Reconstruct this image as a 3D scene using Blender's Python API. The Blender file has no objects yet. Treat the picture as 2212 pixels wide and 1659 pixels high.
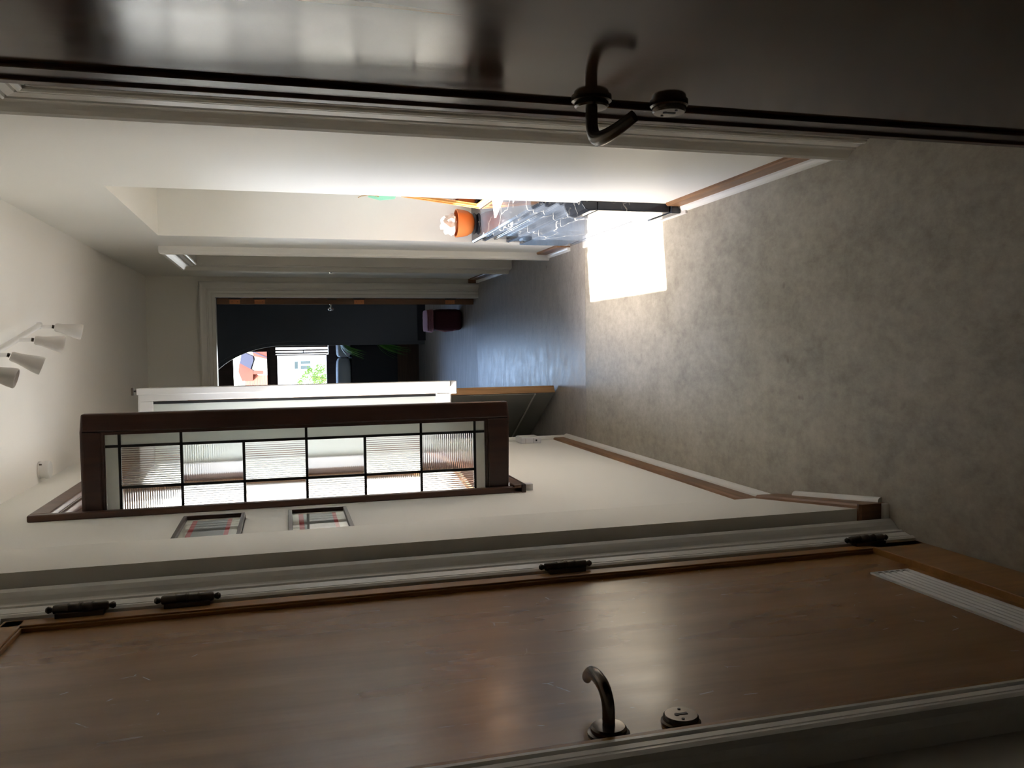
import bpy, bmesh, math, random
from mathutils import Vector, Matrix
random.seed(7)
S = bpy.context.scene
C = S.collection
PI = math.pi

# ---------------------------------------------------------------- camera
F, YAW, PITCH, ROLL, CAMH = 1785.45, -0.0463655, 0.2683872, -0.0255534, 1.5055
cy, sy, cp, sp = math.cos(YAW), math.sin(YAW), math.cos(PITCH), math.sin(PITCH)
d_ = Vector((sy*cp, cy*cp, -sp)); r_ = Vector((cy, -sy, 0)); u_ = r_.cross(d_)
cr, sr = math.cos(ROLL), math.sin(ROLL)
R2 = cr*r_ + sr*u_; U2 = -sr*r_ + cr*u_
cam = bpy.data.cameras.new('camera'); co = bpy.data.objects.new('camera', cam); C.objects.link(co)
X, Y, Z = -U2, R2, -d_                      # the photograph lies on its side: image right is down
co.matrix_world = Matrix(((X.x, Y.x, Z.x, 0), (X.y, Y.y, Z.y, 0), (X.z, Y.z, Z.z, CAMH), (0, 0, 0, 1)))
cam.sensor_fit = 'HORIZONTAL'; cam.sensor_width = 36; cam.lens = F/2212*36; cam.clip_start = .02; cam.clip_end = 500
S.camera = co

# ---------------------------------------------------------------- world, sun, exposure
SUN_DIR = Vector((1, .146, -1.03)).normalized()      # direction the light travels
w = bpy.data.worlds.new('sky'); S.world = w; w.use_nodes = True
nt = w.node_tree; nt.nodes.clear()
sk = nt.nodes.new('ShaderNodeTexSky'); sk.sky_type = 'NISHITA'; sk.sun_disc = False
sk.sun_elevation = math.asin(-SUN_DIR.z); sk.sun_rotation = math.atan2(-SUN_DIR.x, -SUN_DIR.y)
sk.air_density = 1.0; sk.dust_density = 2.5; sk.ozone_density = 1.0
bg = nt.nodes.new('ShaderNodeBackground'); bg.inputs['Strength'].default_value = 1.75
wo = nt.nodes.new('ShaderNodeOutputWorld')
nt.links.new(sk.outputs[0], bg.inputs[0]); nt.links.new(bg.outputs[0], wo.inputs[0])
sl = bpy.data.lights.new('sun', 'SUN'); so = bpy.data.objects.new('sun', sl); C.objects.link(so)
sl.energy = 25; sl.angle = math.radians(.6); sl.color = (1, .95, .86)
so.rotation_euler = SUN_DIR.to_track_quat('-Z', 'Y').to_euler()
def portal(name, loc, rot, sx, sy_):
    l = bpy.data.lights.new(name, 'AREA'); l.shape = 'RECTANGLE'; l.size = sx; l.size_y = sy_
    l.cycles.is_portal = True
    o = bpy.data.objects.new(name, l); C.objects.link(o); o.location = loc; o.rotation_euler = rot
portal('window_daylight', (-.66, 3.39, 1.43), (0, -PI/2, 0), 1.25, .9)
portal('side_window_daylight', (-2.52, 7.8, 1.52), (0, -PI/2, 0), 1.4, 1.75)
portal('far_window_daylight', (-.95, 10.42, 1.57), (-PI/2, 0, 0), 2.3, 1.4)
vs = S.view_settings
vs.view_transform = 'Standard'; vs.look = 'None'; vs.gamma = 1; vs.use_curve_mapping = False; vs.exposure = .9
cy_ = S.cycles
cy_.use_denoising = True; cy_.max_bounces = 14; cy_.diffuse_bounces = 8; cy_.glossy_bounces = 5
cy_.transmission_bounces = 8; cy_.transparent_max_bounces = 12; cy_.sample_clamp_indirect = 12
cy_.caustics_reflective = False; cy_.caustics_refractive = False

# ---------------------------------------------------------------- materials
def pmat(name, col, rough=.5, metal=0, coat=0, coat_r=.1, trans=0, ior=1.45, spec=.5):
    m = bpy.data.materials.new(name); m.use_nodes = True
    b = m.node_tree.nodes['Principled BSDF']
    b.inputs['Base Color'].default_value = (*col, 1); b.inputs['Roughness'].default_value = rough
    b.inputs['Metallic'].default_value = metal; b.inputs['Coat Weight'].default_value = coat
    b.inputs['Coat Roughness'].default_value = coat_r; b.inputs['Transmission Weight'].default_value = trans
    b.inputs['IOR'].default_value = ior; b.inputs['Specular IOR Level'].default_value = spec
    return m
def N(m, t): return m.node_tree.nodes.new(t)
def L(m, a, b): m.node_tree.links.new(a, b)
def P(m): return m.node_tree.nodes['Principled BSDF']
def coords(m, scale, kind='Object', rot=(0, 0, 0)):
    tc = N(m, 'ShaderNodeTexCoord'); mp = N(m, 'ShaderNodeMapping')
    mp.inputs['Scale'].default_value = scale; mp.inputs['Rotation'].default_value = rot
    L(m, tc.outputs[kind], mp.inputs[0]); return mp.outputs[0]
def noise(m, vec, scale=5, detail=4, rough=.55, dist=0):
    n = N(m, 'ShaderNodeTexNoise'); n.inputs['Scale'].default_value = scale; n.inputs['Detail'].default_value = detail
    n.inputs['Roughness'].default_value = rough; n.inputs['Distortion'].default_value = dist
    L(m, vec, n.inputs['Vector']); return n.outputs['Fac']
def ramp(m, fac, stops):
    r = N(m, 'ShaderNodeValToRGB'); e = r.color_ramp.elements
    while len(e) < len(stops): e.new(.5)
    for el, (p, c) in zip(e, stops): el.position = p; el.color = (*c, 1)
    L(m, fac, r.inputs[0]); return r.outputs[0]
def mixc(m, fac, a, b, mode='MIX'):
    x = N(m, 'ShaderNodeMix'); x.data_type = 'RGBA'; x.blend_type = mode
    if isinstance(fac, (int, float)): x.inputs[0].default_value = fac
    else: L(m, fac, x.inputs[0])
    for k, v in ((6, a), (7, b)):
        if isinstance(v, tuple): x.inputs[k].default_value = (*v, 1)
        else: L(m, v, x.inputs[k])
    return x.outputs[2]
def P(m): return m.node_tree.nodes['Principled BSDF']
def bump(m, h, strength=.2, dist=.002):
    b = N(m, 'ShaderNodeBump'); b.inputs['Strength'].default_value = strength; b.inputs['Distance'].default_value = dist
    L(m, h, b.inputs['Height']); L(m, b.outputs[0], P(m).inputs['Normal'])
def rrange(m, fac, lo, hi, a=.3, b=.7):
    r = N(m, 'ShaderNodeMapRange'); r.inputs[1].default_value = a; r.inputs[2].default_value = b
    r.inputs[3].default_value = lo; r.inputs[4].default_value = hi
    L(m, fac, r.inputs[0]); return r.outputs[0]
def wood(name, c1, c2, c3, rough=.35, coat=0, scale=(26, 26, 1.6), patch=2.2, rr=None, sc=1.0, bst=.08):
    m = pmat(name, c2, rough, coat=coat)
    v = coords(m, scale); f = noise(m, v, 1.6*sc, 6, .6, .3)
    c = ramp(m, f, [(.3, c1), (.5, c2), (.72, c3)])
    v2 = coords(m, (1.6, 1.6, .6)); g = noise(m, v2, patch, 3)
    c = mixc(m, rrange(m, g, 0, .55, .35, .7), c, tuple(x*.6 for x in c1))
    L(m, c, P(m).inputs['Base Color'])
    h = noise(m, coords(m, (60, 60, 3)), 3, 5)
    if rr: L(m, rrange(m, noise(m, coords(m, (6, 6, 1.0)), 1.2, 3, .5), rr[0], rr[1], .35, .68), P(m).inputs['Roughness'])
    bump(m, h, bst, .001)
    return m
def paint(name, col, rough=.6, var=.04, bstr=.05):
    m = pmat(name, col, rough)
    f = noise(m, coords(m, (1, 1, 1)), 1.5, 3)
    c = mixc(m, f, tuple(x*(1-var) for x in col), tuple(min(1, x*(1+var)) for x in col))
    L(m, c, P(m).inputs['Base Color']); bump(m, noise(m, coords(m, (1, 1, 1)), 60, 3), bstr, .002)
    return m

WALL = paint('white_wall_paint', (.79, .775, .72), .55)
CEIL = paint('ceiling_paint', (.86, .835, .79), .7)
TRIM = paint('gloss_white_paint', (.74, .725, .68), .28, .02, .02)
SASHW = paint('white_sash_paint', (.50, .49, .47), .25, .03, .04)
DARKROOM = paint('charcoal_wall_paint', (.085, .088, .092), .6)
BLACKM = pmat('black_paint', (.008, .008, .012), .45)
DOOR_L = wood('brown_door_veneer', (.235, .110, .030), (.31, .150, .042), (.38, .19, .058), .30, 0, (9, 9, 1.0), 2.0, (.19, .30), bst=.02)
def scratches(m, scale, amt):
    v = coords(m, scale); n = noise(m, v, 1.2, 2)
    w_ = N(m, 'ShaderNodeTexVoronoi'); w_.feature = 'DISTANCE_TO_EDGE'; w_.inputs['Scale'].default_value = 9; w_.inputs['Randomness'].default_value = 1
    L(m, v, w_.inputs['Vector']); line = rrange(m, w_.outputs['Distance'], 1, 0, 0, .012)
    keep = rrange(m, noise(m, coords(m, (1, 1, 1)), 26, 2), 0, 1, .60, .66); area = rrange(m, noise(m, coords(m, (1, 1, 1)), 2.2, 2), 0, 1, .48, .58)
    a = N(m, 'ShaderNodeMath'); a.operation = 'MULTIPLY'; L(m, line, a.inputs[0]); L(m, keep, a.inputs[1])
    b = N(m, 'ShaderNodeMath'); b.operation = 'MULTIPLY'; L(m, a.outputs[0], b.inputs[0]); L(m, area, b.inputs[1])
    src = P(m).inputs['Base Color'].links[0].from_socket
    c = mixc(m, b.outputs[0], src, amt); L(m, c, P(m).inputs['Base Color'])
scratches(DOOR_L, (1, 1.6, 1), (.62, .52, .40))
LIP_L = wood('amber_door_lipping', (.26, .12, .03), (.33, .16, .042), (.40, .20, .055), .35)
DOOR_R = wood('dark_door_veneer', (.055, .027, .014), (.075, .038, .021), (.098, .050, .028), .2, 0, (14, 14, .7), 2.0, (.07, .19), bst=.02)
P(DOOR_R).inputs['Specular IOR Level'].default_value = .36
LIP_R = wood('dark_door_lipping', (.035, .012, .007), (.05, .018, .01), (.07, .026, .014), .25)
SKIRT = wood('oak_skirting', (.16, .075, .032), (.24, .12, .052), (.33, .17, .08), .42, 0, (30, 2.2, 30))
PINE = wood('raw_pine_edge', (.30, .15, .055), (.46, .25, .10), (.55, .33, .15), .5, 0, (30, 30, 2.5), 5)
FARDOOR = wood('far_door_brown', (.14, .062, .028), (.20, .092, .04), (.26, .12, .055), .4)
MAHOG = wood('mahogany_frame', (.028, .010, .007), (.045, .017, .011), (.065, .026, .016), .3, 0, (26, 26, 1.6), 2.0)
MAHOG2 = wood('window_hardwood', (.07, .032, .02), (.11, .052, .034), (.16, .08, .052), .35)
LEAD = pmat('lead_came', (.012, .012, .012), .45, .3)
BRONZE = pmat('aged_bronze', (.11, .094, .078), .24, .95)
STEEL = pmat('worn_steel_rim', (.26, .24, .21), .28, 1)
IRON = pmat('blackened_iron', (.09, .078, .065), .32, .9)
CHROME = pmat('chrome', (.75, .75, .75), .12, 1)
COPPER = pmat('dull_copper', (.50, .20, .09), .42, .8)
PLAST = pmat('white_plastic', (.72, .71, .69), .4)
PLASTG = pmat('pale_grey_plastic', (.60, .59, .60), .45)
GREYDOOR = paint('grey_door_paint', (.34, .34, .31), .45, .03)
TERRA = paint('terracotta', (.62, .20, .055), .55, .08, .05)
PAPER = pmat('white_paper', (.88, .88, .88), .8)
TISSUE = pmat('white_tissue', (.90, .87, .87), .85)
MINT = pmat('mint_paper', (.32, .74, .55), .7)
RAFFIA = pmat('raffia', (.42, .28, .12), .8)
ORANGE = wood('orange_pine_frame', (.62, .27, .07), (.74, .36, .11), (.80, .44, .16), .4, 0, (20, 3, 20))
MIRROR = pmat('mirror_glass', (.55, .54, .54), .06, 1)
MAROON = pmat('maroon_fabric', (.055, .006, .014), .8)
PINKF = pmat('pink_fabric', (.42, .20, .25), .9)
LEAF = paint('leaf_green', (.10, .28, .04), .5, .3)
CUSH = pmat('cushion_cotton', (.62, .66, .72), .85)
CUSH2 = pmat('grey_cushion_cotton', (.38, .38, .38), .85)
FROST = pmat('pale_green_frosted_glass', (.74, .78, .71), .35, trans=.45, ior=1.45)
RIB = pmat('ribbed_clear_glass', (.84, .85, .83), .06, trans=1, ior=1.45)
SHADE = pmat('frosted_lamp_shade', (.70, .66, .62), .55, trans=.12)
HWHITE = paint('far_render', (.80, .80, .80), .8)
HTILE = pmat('clay_roof_tile', (.17, .058, .042), .9, spec=.1)
HSLATE = pmat('slate_roof', (.05, .052, .075), .9, spec=.1)
HCREAM = paint('cream_render', (.42, .38, .31), .8)
HWALLO = paint('yard_wall_render', (.26, .245, .21), .8)
HGLASS = pmat('far_window_glass', (.05, .065, .065), .8, spec=.1)
TLEAF = paint('tree_leaf', (.06, .125, .012), .9, .3)
BARK = pmat('bark', (.10, .07, .04), .9)
GROUND = paint('outside_ground', (.22, .22, .19), .9, .2)
PRINT_R = pmat('red_mount', (.42, .06, .06), .7)
PRINT_G = paint('grey_print', (.20, .21, .19), .6, .25)
PRINT_C = pmat('cream_mount', (.62, .60, .50), .7)

def thin_glass(name, tint=(1, 1, 1), ior=1.45):
    m = bpy.data.materials.new(name); m.use_nodes = True; t = m.node_tree; t.nodes.clear()
    tr = t.nodes.new('ShaderNodeBsdfTransparent'); tr.inputs[0].default_value = (*tint, 1)
    g = t.nodes.new('ShaderNodeBsdfGlossy'); g.inputs['Roughness'].default_value = .02
    fr = t.nodes.new('ShaderNodeFresnel'); fr.inputs[0].default_value = ior
    mx = t.nodes.new('ShaderNodeMixShader'); o = t.nodes.new('ShaderNodeOutputMaterial')
    t.links.new(fr.outputs[0], mx.inputs[0]); t.links.new(tr.outputs[0], mx.inputs[1]); t.links.new(g.outputs[0], mx.inputs[2])
    t.links.new(mx.outputs[0], o.inputs[0]); return m
GLASS = thin_glass('clear_glass'); PICGLASS = thin_glass('picture_glass', ior=1.22)

def marble():
    m = pmat('black_veined_marble', (.02, .022, .028), .07, spec=.5)
    vv = coords(m, (1, 1, 1))
    base = ramp(m, noise(m, vv, 4, 6, .6), [(.3, (.014, .017, .023)), (.7, (.036, .042, .054))])
    def vein(scale, width, rot, dist):
        mp = coords(m, scale, rot=rot)
        nz = N(m, 'ShaderNodeTexNoise'); nz.inputs['Scale'].default_value = 2.2; nz.inputs['Detail'].default_value = 4
        L(m, mp, nz.inputs['Vector'])
        add = N(m, 'ShaderNodeVectorMath'); add.operation = 'MULTIPLY_ADD'
        L(m, nz.outputs['Color'], add.inputs[0]); add.inputs[1].default_value = (dist,)*3; L(m, mp, add.inputs[2])
        vo = N(m, 'ShaderNodeTexVoronoi'); vo.feature = 'DISTANCE_TO_EDGE'; vo.inputs['Scale'].default_value = 1
        L(m, add.outputs[0], vo.inputs['Vector'])
        return rrange(m, vo.outputs['Distance'], 1, 0, width*.25, width)
    v1 = vein((3, 2.2, 5), .009, (.5, .3, .2), .7); v2 = vein((9, 7, 13), .016, (.2, .7, .9), .5)
    brk = rrange(m, noise(m, vv, 7, 3), 0, 1, .50, .62)
    mu = N(m, 'ShaderNodeMath'); mu.operation = 'MULTIPLY'; L(m, v2, mu.inputs[0]); L(m, brk, mu.inputs[1])
    c = mixc(m, mu.outputs[0], base, (.11, .11, .105)); c = mixc(m, v1, c, (.24, .235, .22))
    L(m, c, P(m).inputs['Base Color']); return m
MARBLE = marble()

def vinyl(name, stretch, c1, c2, c3, rough):
    m = pmat(name, c2, rough)
    f = noise(m, coords(m, stretch), 3.6, 9, .74, .15)
    c = ramp(m, f, [(.33, tuple(x*.85 for x in c1)), (.5, c2), (.66, c3)])
    g = noise(m, coords(m, stretch), 22, 6, .7)
    c = mixc(m, .35, c, ramp(m, g, [(.35, tuple(x*.72 for x in c1)), (.65, c3)]))
    spots = noise(m, coords(m, (1, 1, 1)), 14, 2)
    c = mixc(m, rrange(m, spots, 0, .55, .70, .78), c, (.12, .09, .07))
    L(m, c, P(m).inputs['Base Color'])
    L(m, rrange(m, f, rough*.8, rough*1.25), P(m).inputs['Roughness'])
    bump(m, noise(m, coords(m, stretch), 30, 5), .25, .0015)
    return m
VINYL = vinyl('stone_effect_vinyl', (1.6, 1.1, 1), (.28, .25, .20), (.37, .338, .275), (.46, .425, .355), .42)
VINYL2 = vinyl('stone_effect_vinyl_far', (2.2, 4.5, 1), (.25, .225, .195), (.33, .30, .265), (.42, .39, .35), .33)
def laminate():
    m = pmat('grey_wood_laminate', (.3, .28, .26), .42)
    f = noise(m, coords(m, (1.2, 16, 1)), 3, 7, .62, .6)
    c = ramp(m, f, [(.3, (.20, .18, .165)), (.5, (.36, .34, .32)), (.7, (.50, .48, .46))])
    L(m, c, P(m).inputs['Base Color']); bump(m, f, .6, .003); return m
LAM = laminate()

# ---------------------------------------------------------------- mesh helpers
class MB:
    def __init__(s): s.v = []; s.f = []; s.sm = []
    def add(s, vs, fs, smooth=False):
        o = len(s.v); s.v += [tuple(v) for v in vs]
        for f in fs: s.f.append([i+o for i in f]); s.sm.append(smooth)
        return s
    def box(s, x0, x1, y0, y1, z0, z1, M=None):
        vs = [Vector(p) for p in ((x0,y0,z0),(x1,y0,z0),(x1,y1,z0),(x0,y1,z0),(x0,y0,z1),(x1,y0,z1),(x1,y1,z1),(x0,y1,z1))]
        if M: vs = [M @ v for v in vs]
        return s.add(vs, [(0,3,2,1),(4,5,6,7),(0,1,5,4),(1,2,6,5),(2,3,7,6),(3,0,4,7)])
    def prism(s, pts, vec, smooth=False):            # closed polygon (3D, planar) swept by vec
        n = len(pts); v = Vector(vec); a = [Vector(p) for p in pts]; vs = a+[p+v for p in a]
        fs = [tuple(range(n-1, -1, -1)), tuple(range(n, 2*n))]
        s.add(vs, fs); s.add(vs, [(i, (i+1) % n, (i+1) % n+n, i+n) for i in range(n)], smooth); return s
    def sweep(s, rings, closed=True, caps=True, smooth=False):   # list of rings of equal length
        n = len(rings[0]); vs = [p for r in rings for p in r]; fs = []
        for k in range(len(rings)-1):
            for i in range(n if closed else n-1):
                j = (i+1) % n; fs.append((k*n+i, k*n+j, (k+1)*n+j, (k+1)*n+i))
        s.add(vs, fs, smooth)
        if caps: s.add(vs, [tuple(range(n-1, -1, -1)), tuple(range((len(rings)-1)*n, len(rings)*n))])
        return s
    def tube(s, path, rad, n=12, M=None, flat=1.0, up=(0, 0, 1)):
        rings = []; path = [Vector(p) for p in path]
        for k, p in enumerate(path):
            t = (path[min(k+1, len(path)-1)]-path[max(k-1, 0)]).normalized()
            a = t.cross(Vector(up)); a = a.normalized() if a.length > 1e-3 else t.cross(Vector((0, 1, .1))).normalized()
            b = a.cross(t); r = rad[k] if isinstance(rad, (list, tuple)) else rad
            ring = [p+a*(r*math.cos(2*PI*i/n))+b*(r*flat*math.sin(2*PI*i/n)) for i in range(n)]
            rings.append([M @ q for q in ring] if M else ring)
        return s.sweep(rings, smooth=True)
    def lathe(s, prof, origin, axis, n=28):           # prof [(r, h)], along axis
        ax = Vector(axis).normalized(); a = ax.orthogonal().normalized(); b = ax.cross(a); o = Vector(origin)
        rings = [[o+ax*h+(a*math.cos(2*PI*i/n)+b*math.sin(2*PI*i/n))*max(r, 1e-5) for i in range(n)] for r, h in prof]
        return s.sweep(rings, smooth=True)
    def build(s, name, mat, parent=None, bevel=0, auto=True, **tags):
        me = bpy.data.meshes.new(name); me.from_pydata(s.v, [], s.f); me.materials.append(mat)
        me.polygons.foreach_set('use_smooth', s.sm); me.validate()
        b = bmesh.new(); b.from_mesh(me); bmesh.ops.remove_doubles(b, verts=b.verts, dist=1e-6)
        bmesh.ops.recalc_face_normals(b, faces=b.faces)
        for e in b.edges:
            if len(e.link_faces) == 2 and e.calc_face_angle(0) > .7: e.smooth = False
        b.to_mesh(me); b.free()
        o = bpy.data.objects.new(name, me); C.objects.link(o)
        if bevel:
            md = o.modifiers.new('bevel', 'BEVEL'); md.width = bevel; md.segments = 2; md.limit_method = 'ANGLE'; md.angle_limit = .7
        if parent: o.parent = parent
        for k, v in tags.items(): o[k] = v
        return o
def box(name, mat, b, parent=None, bevel=0, **t): return MB().box(*b).build(name, mat, parent, bevel, **t)
def empty(name, loc=(0, 0, 0), **t):
    o = bpy.data.objects.new(name, None); C.objects.link(o); o.location = (0, 0, 0); o.empty_display_size = .05
    for k, v in t.items(): o[k] = v
    return o
ST = 'structure'

# architrave: profile (u across from opening outwards, w out of wall) swept over jamb, head, jamb with mitres
ARCH = [(0, 0), (0, .012), (.006, .016), (.012, .016), (.014, .010), (.018, .010), (.020, .015), (.038, .019), (.040, .014),
        (.043, .014), (.045, .021), (.050, .023), (.052, .018), (.055, .018), (.062, .023), (.070, .031), (.080, .039),
        (.090, .043), (.098, .0415), (.104, .035), (.106, .024), (.106, 0)]
def architrave(mb, fn, a0, a1, zt, scale=1, sides=(1, 1), zb=0):
    """fn(a, z, w) -> point; a along the wall, opening a0..a1, head zt"""
    rings = []
    if sides[0]: rings.append([fn(a0-u*scale, zb, w_*scale) for u, w_ in ARCH])
    rings.append([fn(a0-u*scale, zt+u*scale, w_*scale) for u, w_ in ARCH])
    rings.append([fn(a1+u*scale, zt+u*scale, w_*scale) for u, w_ in ARCH])
    if sides[1]: rings.append([fn(a1+u*scale, zb, w_*scale) for u, w_ in ARCH])
    mb.sweep(rings, smooth=False); return mb

H = 2.455
WL, WR = -.515, .545       # faces of the side walls
# ---------------------------------------------------------------- structure: floors, ceilings
box('floor', VINYL, (-.625, 1.5, -3.6, 4.0225, -.12, 0), kind=ST, label='beige stone-effect vinyl floor of the near hallway')
box('floor', VINYL2, (-.625, 1.5, 4.0245, 6.50, -.12, 0), kind=ST, label='greyer stone-effect vinyl of the far hallway past the joint')
box('floor', LAM, (-2.5, 1.6, 6.500, 10.4, -.12, -.0005), kind=ST, label='grey wood-effect floor in the dark far room')
box('trim_1', IRON, (-.6, .6, 4.0225, 4.0245, -.02, -.0008), kind=ST, label='thin joint line across the hallway vinyl')
box('floor', VINYL, (-1.9, -.625, -3.6, 2.45, -.12, 0), kind=ST, label='floor of the room behind the brown door')
box('floor', VINYL2, (-1.9, -.625, 4.05, 6.50, -.12, 0), kind=ST, label='floor of the side room behind the grey door')
box('ceiling', CEIL, (-.625, 1.5, -3.6, 6.50, H, H+.15), kind=ST, label='white hallway ceiling')
box('ceiling', CEIL, (-1.9, -.625, -3.6, 2.45, H, H+.15), kind=ST, label='ceiling of the room behind the brown door')
box('ceiling', CEIL, (-1.9, -.625, 4.05, 6.50, H, H+.15), kind=ST, label='ceiling of the side room behind the grey door')
box('ceiling', DARKROOM, (-2.5, 1.6, 6.50, 10.4, H, H+.15), kind=ST, label='ceiling of the dark far room')

# left wall -------------------------------------------------------------
D1a, D1b, DH = .935, 1.70, 2.02       # brown door opening
W1a, W1b, W1z0, W1z1 = 2.825, 3.94, .735, 2.215
G1a, G1b = 4.36, 5.17
m = MB()
T = .11
m.box(-.50-T, -.50, .20, D1a, 0, H).box(-.50-T, -.50, D1a, D1b, DH, H).box(-.50-T, -.50, D1b, 1.82, 0, H)
# boxed pier: square return then slanting face
m.prism([(-.50-T, 1.82, 0), (-.432, 1.82, 0), (-.490, 2.31, 0), (WL, 2.312, 0), (-.50-T, 2.312, 0)], (0, 0, H))
m.box(WL-T, WL, 2.312, W1a, 0, H).box(WL-T, WL, W1a, W1b, 0, W1z0).box(WL-T, WL, W1a, W1b, W1z1, H).box(WL-T, WL, W1b, G1a, 0, H)
m.box(WL-T, WL, G1a, G1b, 2.02, H).box(WL-T, WL, G1b, 6.46, 0, H)
m.build('wall_left', WALL, kind=ST, label='white left wall with the boxed pier beside the brown door')
# room behind left doorway (closed box so that no daylight leaks in)
m = MB(); m.box(-1.9, -1.8, 4.15, 6.46, 0, H).box(-1.9, WL-T, 4.05, 4.15, 0, H).box(-1.9, -1.8, .20, 2.35, 0, H).box(-1.9, WL-T, 2.35, 2.45, 0, H).box(1.4, 1.5, .20, 6.46, 0, H)
m.build('wall_side', WALL, kind=ST, label='wall of the side room behind the grey door')
# right wall ------------------------------------------------------------
R1a, R1b = 1.10, 1.887
ALa, ALb, ALz = 2.99, 4.20, 2.06
R2a, R2b = 4.715, 5.44
m = MB(); TR = .13
m.box(WR, WR+TR, .20, R1a, 0, H).box(WR, WR+TR, R1a, R1b, 2.02, H).box(WR, WR+TR, R1b, ALa, 0, H)
m.box(WR, WR+.32, ALa, ALb, ALz, H).box(WR+TR, WR+.32, ALa-.1, ALa, 0, H).box(WR+TR, WR+.32, ALb, ALb+.1, 0, H)
m.box(WR+.24, WR+.32, ALa, ALb, 0, ALz)
m.box(WR, WR+TR, ALb, R2a, 0, H).box(WR, WR+TR, R2a, R2b, 2.03, H).box(WR, WR+TR, R2b, 6.46, 0, H)
m.build('wall_right', WALL, kind=ST, label='white right wall with the fireplace alcove')
# far (end) wall --------------------------------------------------------
E0, E1, EZ = -.345, .406, 1.992
m = MB(); m.box(-2.5, E0, 6.46, 6.56, 0, H).box(E0, E1, 6.46, 6.56, EZ, H).box(E1, 1.6, 6.46, 6.56, 0, H)
m.build('wall_far', WALL, kind=ST, label='end wall of the hallway around the far doorway')
# near wall (camera stands in its doorway) and bedroom behind -------------
m = MB(); m.box(-1.9, -.43, .10, .20, 0, H).box(.385, 1.5, .10, .20, 0, H).box(-.43, .385, .10, .20, 2.05, H)
m.build('wall_near', WALL, kind=ST, label='wall holding the doorway the photograph is taken from')
m = MB(); m.box(-1.9, -1.8, -3.6, .10, 0, H).box(1.4, 1.5, -3.6, .10, 0, H)
m.box(-1.9, 1.5, -3.6, -3.5, 0, H)
m.build('wall_back', WALL, kind=ST, label='walls of the bedroom behind the camera')
# far room walls ----------------------------------------------------------
FX0, FX1 = -2.1, .25
m = MB(); m.box(-2.5, -2.4, 6.56, 6.9, 0, H).box(-2.5, -2.4, 8.7, 10.4, 0, H).box(-2.5, -2.4, 6.9, 8.7, 0, .8).box(-2.5, -2.4, 6.9, 8.7, 2.25, H).box(1.5, 1.6, 6.56, 10.4, 0, H)
m.box(-2.4, FX0, 10.22, 10.4, 0, H).box(FX1, 1.5, 10.22, 10.4, 0, H)
m.box(FX0, FX1, 10.22, 10.4, 0, .87).box(FX0, FX1, 10.22, 10.4, 2.26, H)
m.build('wall_room', DARKROOM, kind=ST, label='dark walls of the far room round its window')
# arch wall: elliptical arch
def arch_poly(cx, a, cz, b, y0, y1, mb, xl=-2.4, xr=1.5, n=40):
    pts = [(cx+a*math.cos(t), cz+b*math.sin(t)) for t in [PI*k/n for k in range(n+1)]]
    outer = [(xr, 0), (cx+a, 0)] + pts + [(cx-a, 0), (xl, 0), (xl, H), (xr, H)]
    # split in strips to keep faces simple
    mb.box(cx+a, xr, y0, y1, 0, H); mb.box(xl, cx-a, y0, y1, 0, H)
    for (xa, za), (xb, zb) in zip(pts[:-1], pts[1:]):
        mb.prism([(xa, y0, za), (xb, y0, zb), (xb, y0, H), (xa, y0, H)], (0, y1-y0, 0))
    return mb
m = MB(); arch_poly(-.60, .685, 1.5, .90, 9.04, 9.09, m); arch_poly(-.60, .645, 1.5, .86, 9.09, 9.26, m)
m.build('wall_arch', DARKROOM, kind=ST, label='dark grey wall with a wide rounded arch before the window bay')

# ---------------------------------------------------------------- skirtings with white quadrant
def quad_pts(fn, r=.018, n=5):     # quarter round: fn(o, z) -> point, o distance out of wall
    return [fn(0, 0)] + [fn(r*math.cos(PI/2*k/n), r*math.sin(PI/2*k/n)) for k in range(n+1)]
def skirting(name, label, p0, p1, nrm, h=.078, t=.012, r=.019, quad=True, mat=None, g0=0):
    root = empty(name, kind=ST, label=label)
    p0 = Vector((*p0, 0)); p1 = Vector((*p1, 0)); nn = Vector((*nrm, 0)).normalized(); dirv = p1-p0
    prof = [(0, 0), (t, 0), (t, h-.006), (t-.005, h), (0, h)]
    MB().prism([p0+nn*o+Vector((0, 0, z)) for o, z in prof], dirv).build('skirting_board', mat or SKIRT, root)
    if quad:
        q0 = p0+dirv.normalized()*g0
        MB().prism(quad_pts(lambda o, z: q0+nn*(t+o)+Vector((0, 0, z)), r), dirv-dirv.normalized()*g0, smooth=False).build('quadrant_trim', TRIM, root)
    return root
skirting('baseboard_left', 'oak skirting with white quadrant along the left wall under the window', (WL, 2.335), (WL, 4.335), (1, 0))
sl_ = Vector((-.058, .49))
skirting('baseboard_left', 'oak skirting on the slanting face of the pier', (-.490, 2.30), (-.432, 1.82), (.49, .058), g0=.10, r=.013)
skirting('baseboard_left', 'short dark end of oak skirting on the pier facing the camera', (-.500, 1.82), (-.420, 1.82), (0, -1), mat=FARDOOR, r=.013)
skirting('baseboard_right', 'oak skirting on the right wall before the fireplace', (WR, 1.99), (WR, 2.925), (-1, 0))
skirting('baseboard_right', 'oak skirting on the right wall between fireplace and second doorway', (WR, 4.245), (WR, 4.61), (-1, 0))
skirting('baseboard_right', 'oak skirting on the right wall past the second doorway', (WR, 5.545), (WR, 6.40), (-1, 0), mat=FARDOOR)
skirting('baseboard_far', 'dark skirting block on the end wall', (WR, 6.46), (.512, 6.46), (0, -1), mat=FARDOOR, t=.02)
m = MB(); m.box(.085, 1.5, 9.015, 9.04, 0, .086)
m.build('baseboard_arch', BLACKM, kind=ST, label='black skirting at the foot of the arch wall')
box('trim_2', TRIM, (WL, WL+.022, 4.337, 4.358, 0, 2.0), bevel=.006, kind=ST, label='white corner bead at the end of the left wall')

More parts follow.
